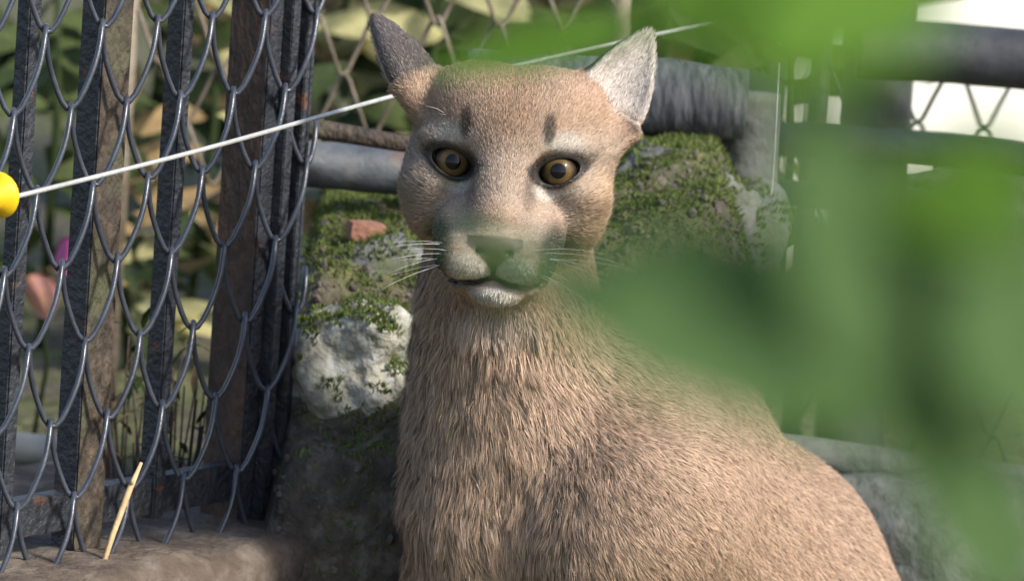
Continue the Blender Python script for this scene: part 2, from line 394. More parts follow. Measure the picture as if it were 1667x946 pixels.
# moss: short leaflets on the bank, patchy
def moss():
    n = 80000
    x = rng.uniform(-.22, .30, n); y = rng.uniform(.12, .80, n)
    dens = .5 + .5 * vnoise(x, y, 22, 3.0) + .35 * vnoise(x, y, 60, 1.0)
    left = np.exp(-((x + .115) / .022) ** 2) * (y < .40)
    topm = sst(.33, .40, y)
    keep = rng.uniform(0, 1, n) < np.clip(dens * (topm * .9 + left * 1.1 + .05), 0, 1)
    x, y = x[keep], y[keep]; n = len(x); z = ground_h(x, y)
    h = rng.uniform(.003, .0075, n); a = rng.uniform(0, 6.28, n); ln = rng.uniform(.2, 1.2, n)
    dx, dy = np.cos(a), np.sin(a); wd = rng.uniform(.0006, .0015, n)
    ex_ = []
    for o in [o for o in COL.objects if o.name.startswith('boulder')][:4]:
        for v in o.data.vertices:
            q = o.location + v.co
            if v.normal.z + .5 * v.normal.x > .45 and noise.noise(q * 25) > -.15 and q.z > gz(q.x, q.y) - .004:
                for _ in range(7): ex_.append((q.x + rng.normal(0, .0025), q.y + rng.normal(0, .0025), q.z - .0005))
    if ex_:
        E_ = np.array(ex_); x = np.concatenate([x, E_[:, 0]]); y = np.concatenate([y, E_[:, 1]]); z = np.concatenate([z, E_[:, 2]]); n = len(x)
        h = rng.uniform(.003, .0075, n); a = rng.uniform(0, 6.28, n); ln = rng.uniform(.2, 1.2, n); dx, dy = np.cos(a), np.sin(a); wd = rng.uniform(.0006, .0015, n)
    b = np.stack([x, y, z - .001], 1); side = np.stack([-dy, dx, 0 * x], 1) * wd[:, None]
    tip = b + np.stack([dx * h * ln, dy * h * ln, h], 1)
    midp = b + np.stack([dx * h * ln * .35, dy * h * ln * .35, h * .6], 1)
    V = np.stack([b - side * .4, b + side * .4, midp + side, tip, midp - side], 1).reshape(-1, 3)
    F = np.arange(5 * n).reshape(n, 5)
    me = mesh_np('moss', V, F); o = link('moss', me, M['moss'], smooth=False)
    tag(o, 'bright green moss growing over the bank and rocks', 'moss', kind='stuff')
moss()

# ------------------------------------------------------------------ rear fence, rails, logs
def barrel(name, pts, rads, matn, label, cat, n=20, lump=.04, seed=1, parent=None):
    P = spline([Vector(p) for p in pts], 14); nr = len(P)
    rr = np.interp(np.linspace(0, 1, nr), np.linspace(0, 1, len(rads)), rads)
    m = MB(); m.tube(P, list(rr), n)
    me = mesh_np(name, m.v, m.f)
    for v in me.vertices:
        k = noise.noise(v.co * 22 + Vector((seed, 0, 0))) * lump + noise.noise(v.co * 60) * lump * .5
        ci = min(v.index // n, nr - 1); v.co = P[ci] + (v.co - P[ci]) * (1 + k)
    o = link(name, me, M[matn], parent)
    return o if parent else tag(o, label, cat)
barrel('pipe', [W(440, 262, .52), W(570, 272, .54), W(760, 290, .56), W(960, 300, .58)], [.021, .021, .021, .021], 'grey_pipe', 'thick grey blue pipe behind the puma at the corner post', 'pipe', lump=.02)
barrel('rusty_rod', [W(430, 200, .46), W(520, 210, .47), W(650, 232, .48), W(800, 250, .49)], [.009, .009, .008, .008], 'rust_brown', 'thin rusty rod running above the thick grey pipe', 'rod', n=12)
barrel('log', [W(760, 140, .66), W(960, 150, .66), W(1090, 158, .66), W(1215, 170, .66)], [.034, .035, .035, .033], 'weathered_log', 'dark weathered log with pale streaks behind the upright ear', 'log', lump=.08, n=28)
barrel('post', [W(1225, 150, .70), W(1218, 300, .70), W(1200, 470, .70), W(1180, 760, .70)], [.028, .027, .027, .029], 'post_grey', 'rough grey upright post at the end of the weathered log', 'post', lump=.06)
barrel('beam', [W(1395, 76, .85), W(1500, 82, .85), W(1640, 94, .85), W(1900, 118, .85)], [.030, .029, .029, .029], 'dark_beam', 'thick black beam crossing in front of the white wall', 'beam', lump=.02, n=24)
barrel('post', [W(1435, -60, .95), W(1425, 200, .95), W(1400, 480, .95), W(1370, 900, .95)], [.035, .035, .035, .035], 'dark_beam', 'dark upright post behind the leaves under the black beam', 'post', lump=.05)
barrel('rail', [W(1270, 226, .92), W(1480, 240, .92), W(1660, 260, .92), W(1900, 292, .92)], [.017, .017, .017, .017], 'grey_pipe', 'grey rail under the gap with mesh beside the white wall', 'rail')
barrel('rail', [W(1270, 312, 1.0), W(1480, 330, 1.0), W(1660, 352, 1.0), W(1900, 380, 1.0)], [.013, .013, .013, .013], 'grey_pipe', 'thin grey rail above the dark grey rock', 'rail')
barrel('rail', [W(1230, 730, .75), W(1400, 752, .75), W(1560, 775, .75), W(1850, 812, .75)], [.018, .018, .017, .017], 'post_grey', 'low mossy grey rail above the flat pale stone', 'rail', lump=.06)
m = MB(); m.tube([W(1270, 100, .60), W(1262, 250, .60), W(1248, 430, .60), W(1240, 700, .6)], .0008, 6)
tag(m.build('thin_wire', M['galv']), 'thin upright wire in front of the rough grey post', 'wire')

# rusty chain-link fence behind
BY = 1.0
bx0, bx1 = W(200, 200, BY), W(1010, 60, BY)
bf = empty('rear_fence', (W(600, 300, BY).x, BY, gz(W(600, 300, BY).x, BY)), 'rusty brown chain-link fence behind the puma and the logs', 'fence')
Xa = Vector((1, 0, 0)); Yn = Vector((0, -1, 0))
o0 = Vector((bx0.x, BY, 0)); Lb = bx1.x - bx0.x
zt = W(600, -120, BY).z; zlow = W(300, 330, BY).z
p2 = .060; r2 = .058; j = 0; z = zt
while z > zlow:
    helix('mesh_wire', 0, Lb, z, (math.pi if j % 2 else 0), r2 / 2 + .0022, .006, p2, o0, Xa, Yn, .0022, M['back_wire'], bf, jit=.003, seed=100 + j, per=14, sides=6)
    z -= r2; j += 1
for px in (205, 1005):
    b = W(px, 100, BY); m = MB(); m.tube([(b.x, BY, gz(b.x, BY) - .03), (b.x, BY, zt + .03)], .010, 10); m.build('post', M['back_wire'], bf)
bf2x0 = W(1330, 150, 1.1); bf2 = empty('rear_fence', (bf2x0.x + .2, 1.1, gz(bf2x0.x + .2, 1.1)), 'dark chain-link mesh seen against the white wall below the black beam', 'fence')
z = W(1500, 150, 1.1).z; zl = W(1500, 800, 1.1).z; j = 0; p3 = .066
while z > zl:
    helix('mesh_wire', 0, .5, z, (math.pi if j % 2 else 0), .033, .005, p3, Vector((bf2x0.x, 1.1, 0)), Xa, Yn, .0024, M['black_paint'], bf2, jit=.003, seed=200 + j, per=14, sides=6)
    z -= .0615; j += 1
for dx in (0, .5):
    m = MB(); m.tube([(bf2x0.x + dx, 1.1, gz(bf2x0.x + dx, 1.1) - .03), (bf2x0.x + dx, 1.1, W(1500, -80, 1.1).z)], .010, 10); m.build('post', M['black_paint'], bf2)

# white wall at the right
wl = W(1290, 100, 2.0); wz = gz(wl.x, 2.0)
wa = Vector((math.cos(R(28)), math.sin(R(28)), 0)); wn = Vector((-wa.y, wa.x, 0))
m = MB(); m.box(Vector((wl.x, 2.0, (wz - .1 + 1.5) / 2)) + wa * 1.2 + wn * .08, wa * 1.2, wn * .08, Z_ * ((1.5 - wz + .1) / 2))
ww = m.build('white_wall', M['white_wall'], bevel=.004); tag(ww, 'sunlit white plastered wall beyond the dark mesh', 'wall')

# things behind the left fence
barrel('pvc_pipe', [W(-60, 722, .75), W(20, 730, .75), W(105, 738, .75)], [.0155, .0155, .0155], 'pvc', 'short grey plastic pipe lying behind the fence panel', 'pipe', lump=.01)
m = MB()
def bent_sheet(m, c, ax, ay, bend):
    n = Vector(ax).cross(Vector(ay)).normalized(); V = []; F = []
    for i in range(7):
        for k in range(5):
            u, v = i / 3 - 1, k / 2 - 1
            V.append(Vector(c) + Vector(ax) * u + Vector(ay) * v + n * bend * (1 - u * u - .5 * v * v))
    for i in range(6):
        for k in range(4):
            a = i * 5 + k; F.append((a, a + 5, a + 6, a + 1))
    m.add(V, F)
bent_sheet(m, W(70, 788, .62), Vector((.024, 0, .012)), Vector((-.004, .03, .006)), .006)
tag(m.build('paper_scrap', M['paper']), 'crumpled white scrap lying below the grey plastic pipe', 'scrap')
def petal(name, c, rx, rz, matn, label, tilt):
    m = MB(); V = []; F = []; nr, na = 5, 14; th = .0012
    for side in (1, -1):
        b = len(V)
        for i in range(nr + 1):
            for k in range(na):
                a = 2 * math.pi * k / na; q = i / nr
                x = rx * q * math.cos(a) * (1 + .12 * math.sin(3 * a + 1)); z_ = rz * q * math.sin(a)
                V.append(Vector((x, .010 * q * q * math.cos(2 * a) - .012 * (1 - q * q) + th * side, z_)))
        for i in range(nr):
            for k in range(na):
                k2 = (k + 1) % na; f = (b + i * na + k, b + i * na + k2, b + (i + 1) * na + k2, b + (i + 1) * na + k)
                F.append(f if side < 0 else f[::-1])
    for k in range(na):
        k2 = (k + 1) % na; a0 = nr * na; b0 = (nr + 1) * na + nr * na
        F.append((a0 + k, a0 + k2, b0 + k2, b0 + k))
    Rm = Matrix.Rotation(tilt, 3, 'Y'); c = Vector(c)
    m.add([c + Rm @ v for v in V], F)
    # stalk into the ground
    g = gz(c.x, c.y)
    e = empty(name, (c.x, c.y, g), label, 'flower')
    m.build('petal', M[matn], e)
    s = MB(); s.tube([c + Vector((0, .006, -.5 * rz)), Vector((c.x + .01, c.y + .01, (c.z + g) / 2)), Vector((c.x, c.y, g - .01))], .0025, 6); s.build('stem', M['leaf_dark'], e)
petal('flower', W(112, 415, 1.1), .015, .020, 'magenta', 'magenta flower petal behind the fence panel', .3)
petal('flower', W(66, 480, 1.05), .017, .024, 'salmon', 'salmon pink flower petal behind the fence panel', -.5)

# ------------------------------------------------------------------ leaves and plants
def leaf_mesh(name, L, Wd, seed, curve=.3, fold=.15, n=12, shape=.8):
    """a leaf along +X from its base, with thickness by fold, wavy edge"""
    rr = random.Random(seed); V = []; F = []; c = 5
    for i in range(n + 1):
        t = i / n; wv = Wd / 2 * (math.sin(math.pi * min(1, t ** shape)) ** .75 if 0 < t < 1 else 0.02) * (1 + .06 * math.sin(t * 19 + seed))
        for k in range(c):
            q = k / (c - 1) * 2 - 1
            z = -curve * L * t * t + fold * Wd * abs(q) * math.sin(math.pi * t) + .04 * Wd * math.sin(t * 14 + q * 3 + seed)
            V.append((L * t, wv * q, z))
    for i in range(n):
        for k in range(c - 1):
            a = i * c + k; F.append((a, a + c, a + c + 1, a + 1))
    return mesh_np(name, V, F)
LM = {}
def put_leaf(parent, base, tip, width, matn, up=Vector((0, 0, 1)), seed=0, curve=.15, fold=.12, name='leaf', shape=.8):
    base, tip = Vector(base), Vector(tip); d = tip - base; L = d.length; x = d.normalized()
    z = (up - x * up.dot(x)); z = z.normalized() if z.length > 1e-4 else x.orthogonal().normalized(); y = z.cross(x)
    key = (round(L / width, 1), seed % 5, curve, fold, shape, matn)
    if key not in LM:
        LM[key] = leaf_mesh('leaf', 1, width / L, seed % 5 + 1, curve, fold, shape=shape); LM[key].materials.append(M[matn])
        LM[key].polygons.foreach_set('use_smooth', np.ones(len(LM[key].polygons), bool))
    o = bpy.data.objects.new(name, LM[key]); COL.objects.link(o)
    mw = Matrix(((x.x * L, y.x * L, z.x * L, base.x), (x.y * L, y.y * L, z.y * L, base.y), (x.z * L, y.z * L, z.z * L, base.z), (0, 0, 0, 1)))
    o.parent = parent; o.matrix_parent_inverse = Matrix.Translation(parent.location).inverted(); o.matrix_basis = mw
    return o
def plant(px, py, Y, h, nl, ll, lw, matns, label, seed, spread=1.0, group=None, droop=.3, name='leafy_plant'):
    rr = random.Random(seed); top = W(px, py, Y); g = gz(top.x, top.y)
    root = empty(name, (top.x, top.y, g), label, 'plant', group)
    zt_ = max(top.z, g + h)
    s = MB(); s.tube([(top.x, top.y, g - .02), (top.x + rr.uniform(-.02, .02), top.y, (g + zt_) / 2), (top.x + rr.uniform(-.03, .03), top.y, zt_)], [.006, .005, .002], 6)
    s.build('stem', M['leaf_dark'], root)
    for i in range(nl):
        t = rr.random(); b = Vector((top.x + rr.uniform(-.01, .01), top.y + rr.uniform(-.01, .01), g + (zt_ - g) * (.15 + .85 * t)))
        a = rr.uniform(0, 6.28); e = rr.uniform(-.5, .9)
        d = Vector((math.cos(a), math.sin(a) * .8, e)).normalized(); l = ll * rr.uniform(.6, 1.2)
        put_leaf(root, b, b + d * l * spread, lw * rr.uniform(.7, 1.2), rr.choice(matns), Vector((rr.uniform(-.5, .5), -.7, .8)), rr.randrange(50), droop)
    return root
BG = [  # px, py, Y, height, leaves, length, width, mats, label
 (95, 60, 1.6, .5, 26, .16, .030, ['leaf_green', 'leaf_green', 'leaf_dark'], 'tall plant with long blurred green leaves behind the first fence post'),
 (40, 120, 1.9, .5, 24, .16, .04, ['leaf_dark', 'leaf_green'], 'dark green plant behind the outermost fence post'),
 (330, 60, 1.7, .5, 26, .14, .035, ['leaf_tan', 'leaf_yellow', 'leaf_green'], 'yellowing plant with dry leaves seen between the inner fence posts'),
 (560, 60, 2.0, .5, 28, .15, .06, ['leaf_yellow', 'leaf_yellow', 'leaf_tan', 'leaf_green'], 'pale yellow sunlit plant beyond the folded dark ear'),
 (730, 30, 1.9, .5, 28, .15, .07, ['leaf_yellow', 'leaf_yellow', 'leaf_green', 'leaf_dark'], 'pale yellow broad-leaved plant beyond the top of the puma head'),
 (900, 60, 2.1, .5, 28, .16, .06, ['leaf_green', 'leaf_yellow', 'leaf_tan'], 'green and yellow plant beyond the upright pale ear'),
 (1090, 60, 2.0, .5, 26, .15, .05, ['leaf_green', 'leaf_tan', 'leaf_dark'], 'mixed green plant beyond the weathered log'),
 (1290, 160, 1.7, .5, 30, .16, .05, ['leaf_dark', 'leaf_green'], 'dark leafy plant beyond the rough grey post'),
 (450, 200, 1.5, .3, 24, .10, .03, ['leaf_tan', 'leaf_dark', 'leaf_yellow'], 'low dry brown plant beyond the corner post'),
 (230, 330, 1.5, .25, 22, .10, .03, ['leaf_tan', 'leaf_yellow', 'leaf_dark'], 'low straw-coloured plant behind the brown post'),
 (700, 180, 2.6, .6, 30, .2, .07, ['leaf_dark', 'leaf_dark', 'leaf_green'], 'dark shrub far behind the puma head'),
 (250, 40, 2.6, .6, 30, .2, .07, ['leaf_dark', 'leaf_green', 'leaf_tan'], 'dark shrub far behind the brown post'),
 (1120, 160, 2.7, .6, 30, .2, .07, ['leaf_dark', 'leaf_dark', 'leaf_tan'], 'dark shrub far behind the weathered log'),
]
for i, b in enumerate(BG):
    plant(*b[:8], b[8], 300 + i)
# dead weeds among the fence bars
for i, (px, py) in enumerate(((210, 600), (300, 620), (250, 690))):
    c = W(px, py, .42); g = gz(c.x, c.y); rr = random.Random(60 + i)
    root = empty('dead_weed', (c.x, c.y, g), ['tangled brown dead weed behind the brown fence post', 'dark dead weed between the brown post and the corner post', 'low dead weed above the bottom rail'][i], 'weed')
    s = MB()
    for k in range(14):
        a = rr.uniform(-1, 1); s.tube([(c.x, c.y, g - .01), (c.x + a * .02, c.y + rr.uniform(-.02, .02), (g + c.z) / 2), (c.x + a * .05, c.y + rr.uniform(-.03, .03), c.z + rr.uniform(-.03, .04))], [.002, .0015, .0008], 5)
    s.build('stems', M['rust_dark'], root)
    for k in range(22):
        b = Vector((c.x + rr.uniform(-.04, .04), c.y + rr.uniform(-.03, .03), c.z + rr.uniform(-.05, .04)))
        d = Vector((rr.uniform(-1, 1), rr.uniform(-.6, .3), rr.uniform(-.6, .8))).normalized()
        put_leaf(root, b, b + d * rr.uniform(.012, .03), .007, rr.choice(['leaf_tan', 'leaf_dark', 'leaf_dark']), seed=rr.randrange(40), curve=.3)

# foreground leaves, close to the lens and far out of focus
def fore(name, label, leaves, stem, mats=None):
    base = Vector(stem[0]); root = empty(name, tuple(stem[-1]), label, 'plant')
    s = MB(); s.tube(spline([Vector(p) for p in stem], 8), .0022, 7); s.build('stem', M['leaf_fore_deep'], root)
    for i, (b, t, wd, mn) in enumerate(leaves):
        put_leaf(root, b, t, wd, mn, Vector((.25, -.85, .45)), i, .08, .10)
    return root
FY = -3.7
fore('foreground_branch', 'leafy green branch hanging across the top, close and blurred', [
    (W(1090, -90, FY), W(1400, 120, FY), .036, 'leaf_fore'),
    (W(1520, -90, FY), W(1230, 90, FY - .05), .034, 'leaf_fore'),
    (W(1050, -30, FY + .1), W(1210, 100, FY + .1), .018, 'leaf_fore'),
    (W(1050, 40, FY + 1.0), W(690, 108, FY + 1.0), .019, 'leaf_fore'),
  ], [W(1300, -900, FY), W(1310, -300, FY), W(1300, -100, FY), W(1250, -40, FY), W(1150, -20, FY + .4), W(1050, 40, FY + 1.0)])
fore('foreground_plant', 'tall green plant with long leaves, close and blurred, in front of the puma flank', [
    (W(1280, 120, FY), W(1630, 980, FY), .034, 'leaf_fore_deep'),
    (W(1480, 600, FY), W(850, 440, FY), .044, 'leaf_fore_deep'),
    (W(1460, 560, FY + .1), W(1170, 650, FY + .1), .032, 'leaf_fore'),
    (W(1720, 300, FY), W(1430, 330, FY), .028, 'leaf_fore'),
    (W(1720, 700, FY), W(1600, 360, FY), .040, 'leaf_fore_deep'),
    (W(1400, 200, FY), W(1290, 560, FY + .05), .024, 'leaf_fore_deep'),
    (W(1660, 1010, FY), W(1540, 640, FY), .028, 'leaf_fore_deep'),
    (W(960, 450, FY + .5), W(720, 372, FY + .5), .0085, 'leaf_fore_deep'),
  ], [W(1280, 100, FY), W(1420, 480, FY + .02), W(1600, 930, FY + .02), W(1700, 1800, FY), Vector((W(1700, 3000, FY).x, FY, 0))])
# ------------------------------------------------------------------ puma
def np3(v): return np.array(v[:], float)
HT = R(5.0); HY = R(2.5)
H0 = W(822, 270, 0.0)
ez = UPV * math.cos(HT) + RGT * math.sin(HT); ex0 = RGT * math.cos(HT) - UPV * math.sin(HT)
ex = ex0 * math.cos(HY) - FWD * math.sin(HY); ey = FWD * math.cos(HY) + ex0 * math.sin(HY)
# ex: image right, ey: into the head, ez: up
ex, ey = ex.normalized(), ey.normalized()
HM = np.stack([np3(ex), np3(ey), np3(ez)], 0)      # rows: head axes
Hn = np3(H0)
def hl(P): return (P - Hn) @ HM.T * 1000.0          # world -> head mm
def hw(p): return Hn + (np.asarray(p, float) / 1000.0) @ HM
def hwV(p): return Vector(hw(p))

def smin(a, b, k):
    h = np.clip(.5 + .5 * (b - a) / k, 0, 1); return b + (a - b) * h - k * h * (1 - h)
def smax(a, b, k): return -smin(-a, -b, k)
def ell(P, c, r):
    q = (P - np.asarray(c, P.dtype)) / np.asarray(r, P.dtype); k0 = np.sqrt((q * q).sum(-1)); q2 = q / np.asarray(r, P.dtype)
    k1 = np.sqrt((q2 * q2).sum(-1)) + 1e-9
    return k0 * (k0 - 1) / k1
def rcone(P, a, b, ra, rb):
    a = np.asarray(a, P.dtype); b = np.asarray(b, P.dtype); ba = b - a
    t = np.clip(((P - a) @ ba) / (ba @ ba), 0, 1); d = P - a - t[..., None] * ba
    return np.sqrt((d * d).sum(-1)) - (ra + (rb - ra) * t)

EYEX, EYEZ = 43.0, 0.0
EYEY = 13.0; EYER = 16.0
def ear_frame(base, tip, open_dir):
    base, tip = np.array(base, float), np.array(tip, float); z = tip - base; L = np.linalg.norm(z); z /= L
    o = np.array(open_dir, float); y = o - z * (o @ z); y /= np.linalg.norm(y); x = np.cross(y, z)
    return base, np.stack([x, y, z]), L
EARS = [ear_frame((-79, 52, 58), (-121, 62, 115), (-.92, .34, -.20)),
        ear_frame((73, 48, 47), (106, 62, 123), (.42, -.85, .30))]
EARW = [36, 33]
def ear_local(p, k): b, Mx, L = EARS[k]; return (p - b.astype(p.dtype)) @ Mx.T.astype(p.dtype), L
def ear_sdf(p, k):
    q, L = ear_local(p, k); t = np.clip(q[..., 2] / L, -.4, 1.05)
    wx = EARW[k] * (1 - .50 * np.clip(t, 0, 1) ** 1.5)
    s = EARW[k] / wx; Q = q.copy(); Q[..., 0] *= s; Q[..., 1] *= s ** .6
    outer = ell(Q, (0, 0, L * .22), (EARW[k], 20, L * .80))
    inner = ell(Q, (0, 14.5, L * .27), (EARW[k] * .92, 14, L * .73))
    return smax(outer, -inner, 4.0)
def ear_inner(p, k):
    q, L = ear_local(p, k); t = np.clip(q[..., 2] / L, -.4, 1.05); s = 1 / (1 - .50 * np.clip(t, 0, 1) ** 1.5)
    Q = q.copy(); Q[..., 0] *= s; Q[..., 1] *= s ** .6
    return ell(Q, (0, 14.5, L * .27), (EARW[k] * .92, 14, L * .73))

def head_sdf(p):
    ax = np.abs(p[..., 0]); s = p.copy(); s[..., 0] = ax
    d = ell(p, (0, 72, 20), (78, 88, 62))
    d = smin(d, ell(s, (32, 52, 50), (40, 56, 33)), 18)          # broad flat crown
    d = smin(d, ell(p, (0, 28, 30), (54, 46, 40)), 20)           # forehead
    d = smin(d, ell(s, (52, 50, -18), (31, 46, 46)), 18)         # cheeks
    d = smin(d, ell(s, (45, 15, 19), (26, 14, 9)), 12)           # brow
    d = smin(d, ell(s, (60, 30, -18), (20, 24, 14)), 12)         # cheekbone
    d = smin(d, rcone(p, (0, 20, 20), (0, -38, -44), 30, 24), 14)  # bridge
    d = smin(d, ell(p, (0, -2, -58), (53, 46, 38)), 14)          # muzzle base
    d = smin(d, ell(s, (24, -34, -76), (25, 30, 20)), 10)        # whisker pads
    d = smin(d, ell(p, (0, -50, -64), (21, 15, 12)), 8)          # nose
    d = smin(d, ell(p, (3, -27, -104), (20, 22, 9.5)), 9)         # chin
    d = smin(d, ell(p, (0, 14, -86), (42, 52, 26)), 14)          # jaw
    sock = ell(s, (EYEX - 1, -7, EYEZ - 1), (20, 15, 13))
    d = smax(d, -sock, 8)
    lid = ell(s, (EYEX, EYEY, EYEZ), (EYER + 3.4, EYER + 2.3, EYER + 2.4))
    d = smin(d, lid, 5)
    al = eye_open(s) * 11.5
    d = np.where(p[..., 1] < EYEY, smax(d, -np.maximum(al, p[..., 1] - EYEY), 1.4), d)
    d = smax(d, -rcone(s, (28.5, -4, -5), (23, -8, -12), 3.0, 1.4), 1.5)
    m2 = mouth(s); on_ = (p[..., 1] < 5)
    d = d + on_ * 4.5 * np.exp(-(m2 / 2.0) ** 2) * (s[..., 0] < 60)
    d = smax(d, -nostril(s), 2)
    d = smin(d, ear_sdf(p, 0), 12); d = smin(d, ear_sdf(p, 1), 18)
    return d
def eye_open(s):   # almond, inner corner dips towards the nose
    dx = s[..., 0] - EYEX; dz = s[..., 2] - EYEZ - .20 * dx
    up_ = 9.6 - 1.4 * np.clip(-dx / 16, -1, 1); lo_ = 11.6 + 1.0 * np.clip(-dx / 16, -1, 1)
    return (np.abs(dx / 17.5) ** 1.75 + np.abs(np.where(dz > 0, dz / up_, dz / lo_)) ** 1.75) ** (1 / 1.75) - 1
def mouth(s):      # distance in the face plane to the mouth line and the philtrum
    q = s.copy(); q[..., 1] = 0
    m = rcone(q, (0, 0, -83), (0, 0, -91), 0, 0)
    for a_, b_ in (((0, 0, -91), (13, 0, -96)), ((13, 0, -96), (30, 0, -97.5)), ((30, 0, -97.5), (44, 0, -90))): m = np.minimum(m, rcone(q, a_, b_, 0, 0))
    return m
def nostril(s): return np.minimum(rcone(s, (7.0, -65, -72.5), (12, -61, -71.5), 1.9, 2.1), rcone(s, (12, -61, -71.5), (18, -52, -66), 2.1, 1.2))

def w3(px, py, Y): return np3(W(px, py, Y))
GND = 0.0
def body_sdf(P):
    d = rcone(P, hw((0, 85, -10)), w3(826, 540, .115), .066, .064)
    d = smin(d, rcone(P, w3(830, 520, .10), w3(838, 690, .115), .062, .074), .04)
    d = smin(d, rcone(P, w3(838, 700, .125), w3(850, 900, .13), .076, .070), .05)
    d = smin(d, rcone(P, w3(985, 690, .13), w3(1020, 810, .095), .075, .095), .032)     # shoulder
    d = smin(d, rcone(P, w3(1005, 795, .20), w3(1168, 985, .36), .122, .148), .06)   # ribs
    d = smin(d, rcone(P, w3(1168, 985, .36), w3(1170, 1290, .42), .145, .150), .03)  # rump
    d = smin(d, rcone(P, w3(935, 570, .19), w3(1080, 690, .25), .045, .075), .05)     # withers
    # fore legs
    for (x0, y0, Y0, x1, Y1, k) in ((775, 840, .10, 775, .03, 0), (985, 900, .06, 955, -.01, 1)):
        e = w3(x0, y0 + 130, Y0 + .01); f = w3(x1, 1400, Y1); foot = np.array([f[0], f[1], .035])
        d = smin(d, rcone(P, w3(x0, y0, Y0), e, .054, .044), .04)
        d = smin(d, rcone(P, e, foot + (0, 0, .06), .047, .032), .03)
        pd = ell(P, foot + (0, -.03, 0), (.043, .065, .036))
        d = smin(d, pd, .03)
        for tx in (-.027, -.009, .009, .027):
            d = smin(d, ell(P, foot + (tx, -.085 + abs(tx) * .5, -.008), (.0125, .024, .022)), .008)
    # hind legs folded beside the body
    for (hx, hy, sx) in ((.04, -.06, 0), (-.02, .18, 1)):
        hip = w3(1215, 1260, .40) + (hx, hy, 0); hip[2] = max(hip[2], .17)
        knee = np.array([hip[0] - .17, hip[1] - .12, .17]); hock = np.array([hip[0] + .06, hip[1] - .10, .06]); toe = np.array([hip[0] - .16, hip[1] - .15, .035])
        d = smin(d, rcone(P, hip, knee, .13, .07), .03); d = smin(d, rcone(P, knee, hock, .055, .035), .04)
        d = smin(d, rcone(P, hock, toe, .036, .036), .03)
        d = smin(d, ell(P, toe + (-.03, -.01, 0), (.06, .045, .034)), .02)
    # tail curled on the ground
    b = w3(1260, 1330, .52); tp = [np.array([b[0] + .08, b[1] + .04, .10]), np.array([b[0] + .22, b[1] - .05, .04]), np.array([b[0] + .30, b[1] - .22, .035]), np.array([b[0] + .26, b[1] - .40, .035])]
    for q0, q1, r0, r1 in zip(tp[:-1], tp[1:], (.045, .034, .032), (.034, .032, .028)): d = smin(d, rcone(P, q0, q1, r0, r1), .03)
    d = np.maximum(d, -P[..., 2])
    return d

def fine_axis(a, b, f0, f1, fine, coarse):
    l = np.arange(f0, a, -coarse)[::-1][:-1]; mid = np.arange(f0, f1, fine); r = np.arange(mid[-1] + fine, b, coarse)
    return np.concatenate([l, mid, r]).astype(np.float32)
ctr = hw((0, 0, 0))
xs = fine_axis(-.26, .78, ctr[0] - .134, ctr[0] + .122, .0015, .007)
ys = fine_axis(-.20, .82, ctr[1] - .085, ctr[1] + .115, .0016, .007)
zs = fine_axis(-.03, .86, ctr[2] - .128, ctr[2] + .135, .0015, .007)
def full_sdf(P):
    d = body_sdf(P)
    p = ((P - Hn.astype(P.dtype)) @ HM.T.astype(P.dtype)) * P.dtype.type(1000)
    m = (np.abs(p) < 240).all(-1)
    q_ = p; am = 1 - np.clip(np.abs(q_[..., 2] + 165) / 62, 0, 1) ** 2
    rid = np.abs(np.sin(q_[..., 0] * .13 + .9 * np.sin(q_[..., 2] * .045 + q_[..., 0] * .03))) * .6 + .4 * np.sin(q_[..., 2] * .16 + 2 * np.sin(q_[..., 0] * .08))
    d = d - .0032 * am * rid * (q_[..., 1] < 60) * (np.abs(q_[..., 0]) < 90)
    if m.any(): d[m] = smin(d[m], head_sdf(p[m]) / 1000, .030)
    return d
CH = 12
Fd = np.full((len(xs), len(ys), len(zs)), .1, np.float32)
def spans(a): return [(i, min(i + CH, len(a))) for i in range(0, len(a), CH)]
sx_, sy_, sz_ = spans(xs), spans(ys), spans(zs)
mid_ = lambda a, q: np.array([(a[i] + a[min(j, len(a) - 1)]) / 2 for i, j in q])
hal_ = lambda a, q: np.array([(a[min(j, len(a) - 1)] - a[i]) / 2 for i, j in q])
CG = np.stack(np.meshgrid(mid_(xs, sx_), mid_(ys, sy_), mid_(zs, sz_), indexing='ij'), -1)
CR = np.sqrt(sum(g * g for g in np.meshgrid(hal_(xs, sx_), hal_(ys, sy_), hal_(zs, sz_), indexing='ij')))
cd_ = full_sdf(CG)
for a_, b_, c_ in zip(*np.nonzero(np.abs(cd_) > CR * 1.25 + .012)):
    if cd_[a_, b_, c_] < 0: Fd[sx_[a_][0]:sx_[a_][1], sy_[b_][0]:sy_[b_][1], sz_[c_][0]:sz_[c_][1]] = -.1
for a_, b_, c_ in zip(*np.nonzero(np.abs(cd_) <= CR * 1.25 + .012)):
    (i0, i1), (j0, j1), (k0, k1) = sx_[a_], sy_[b_], sz_[c_]
    G = np.stack(np.meshgrid(xs[i0:i1], ys[j0:j1], zs[k0:k1], indexing='ij'), -1)
    Fd[i0:i1, j0:j1, k0:k1] = full_sdf(G)

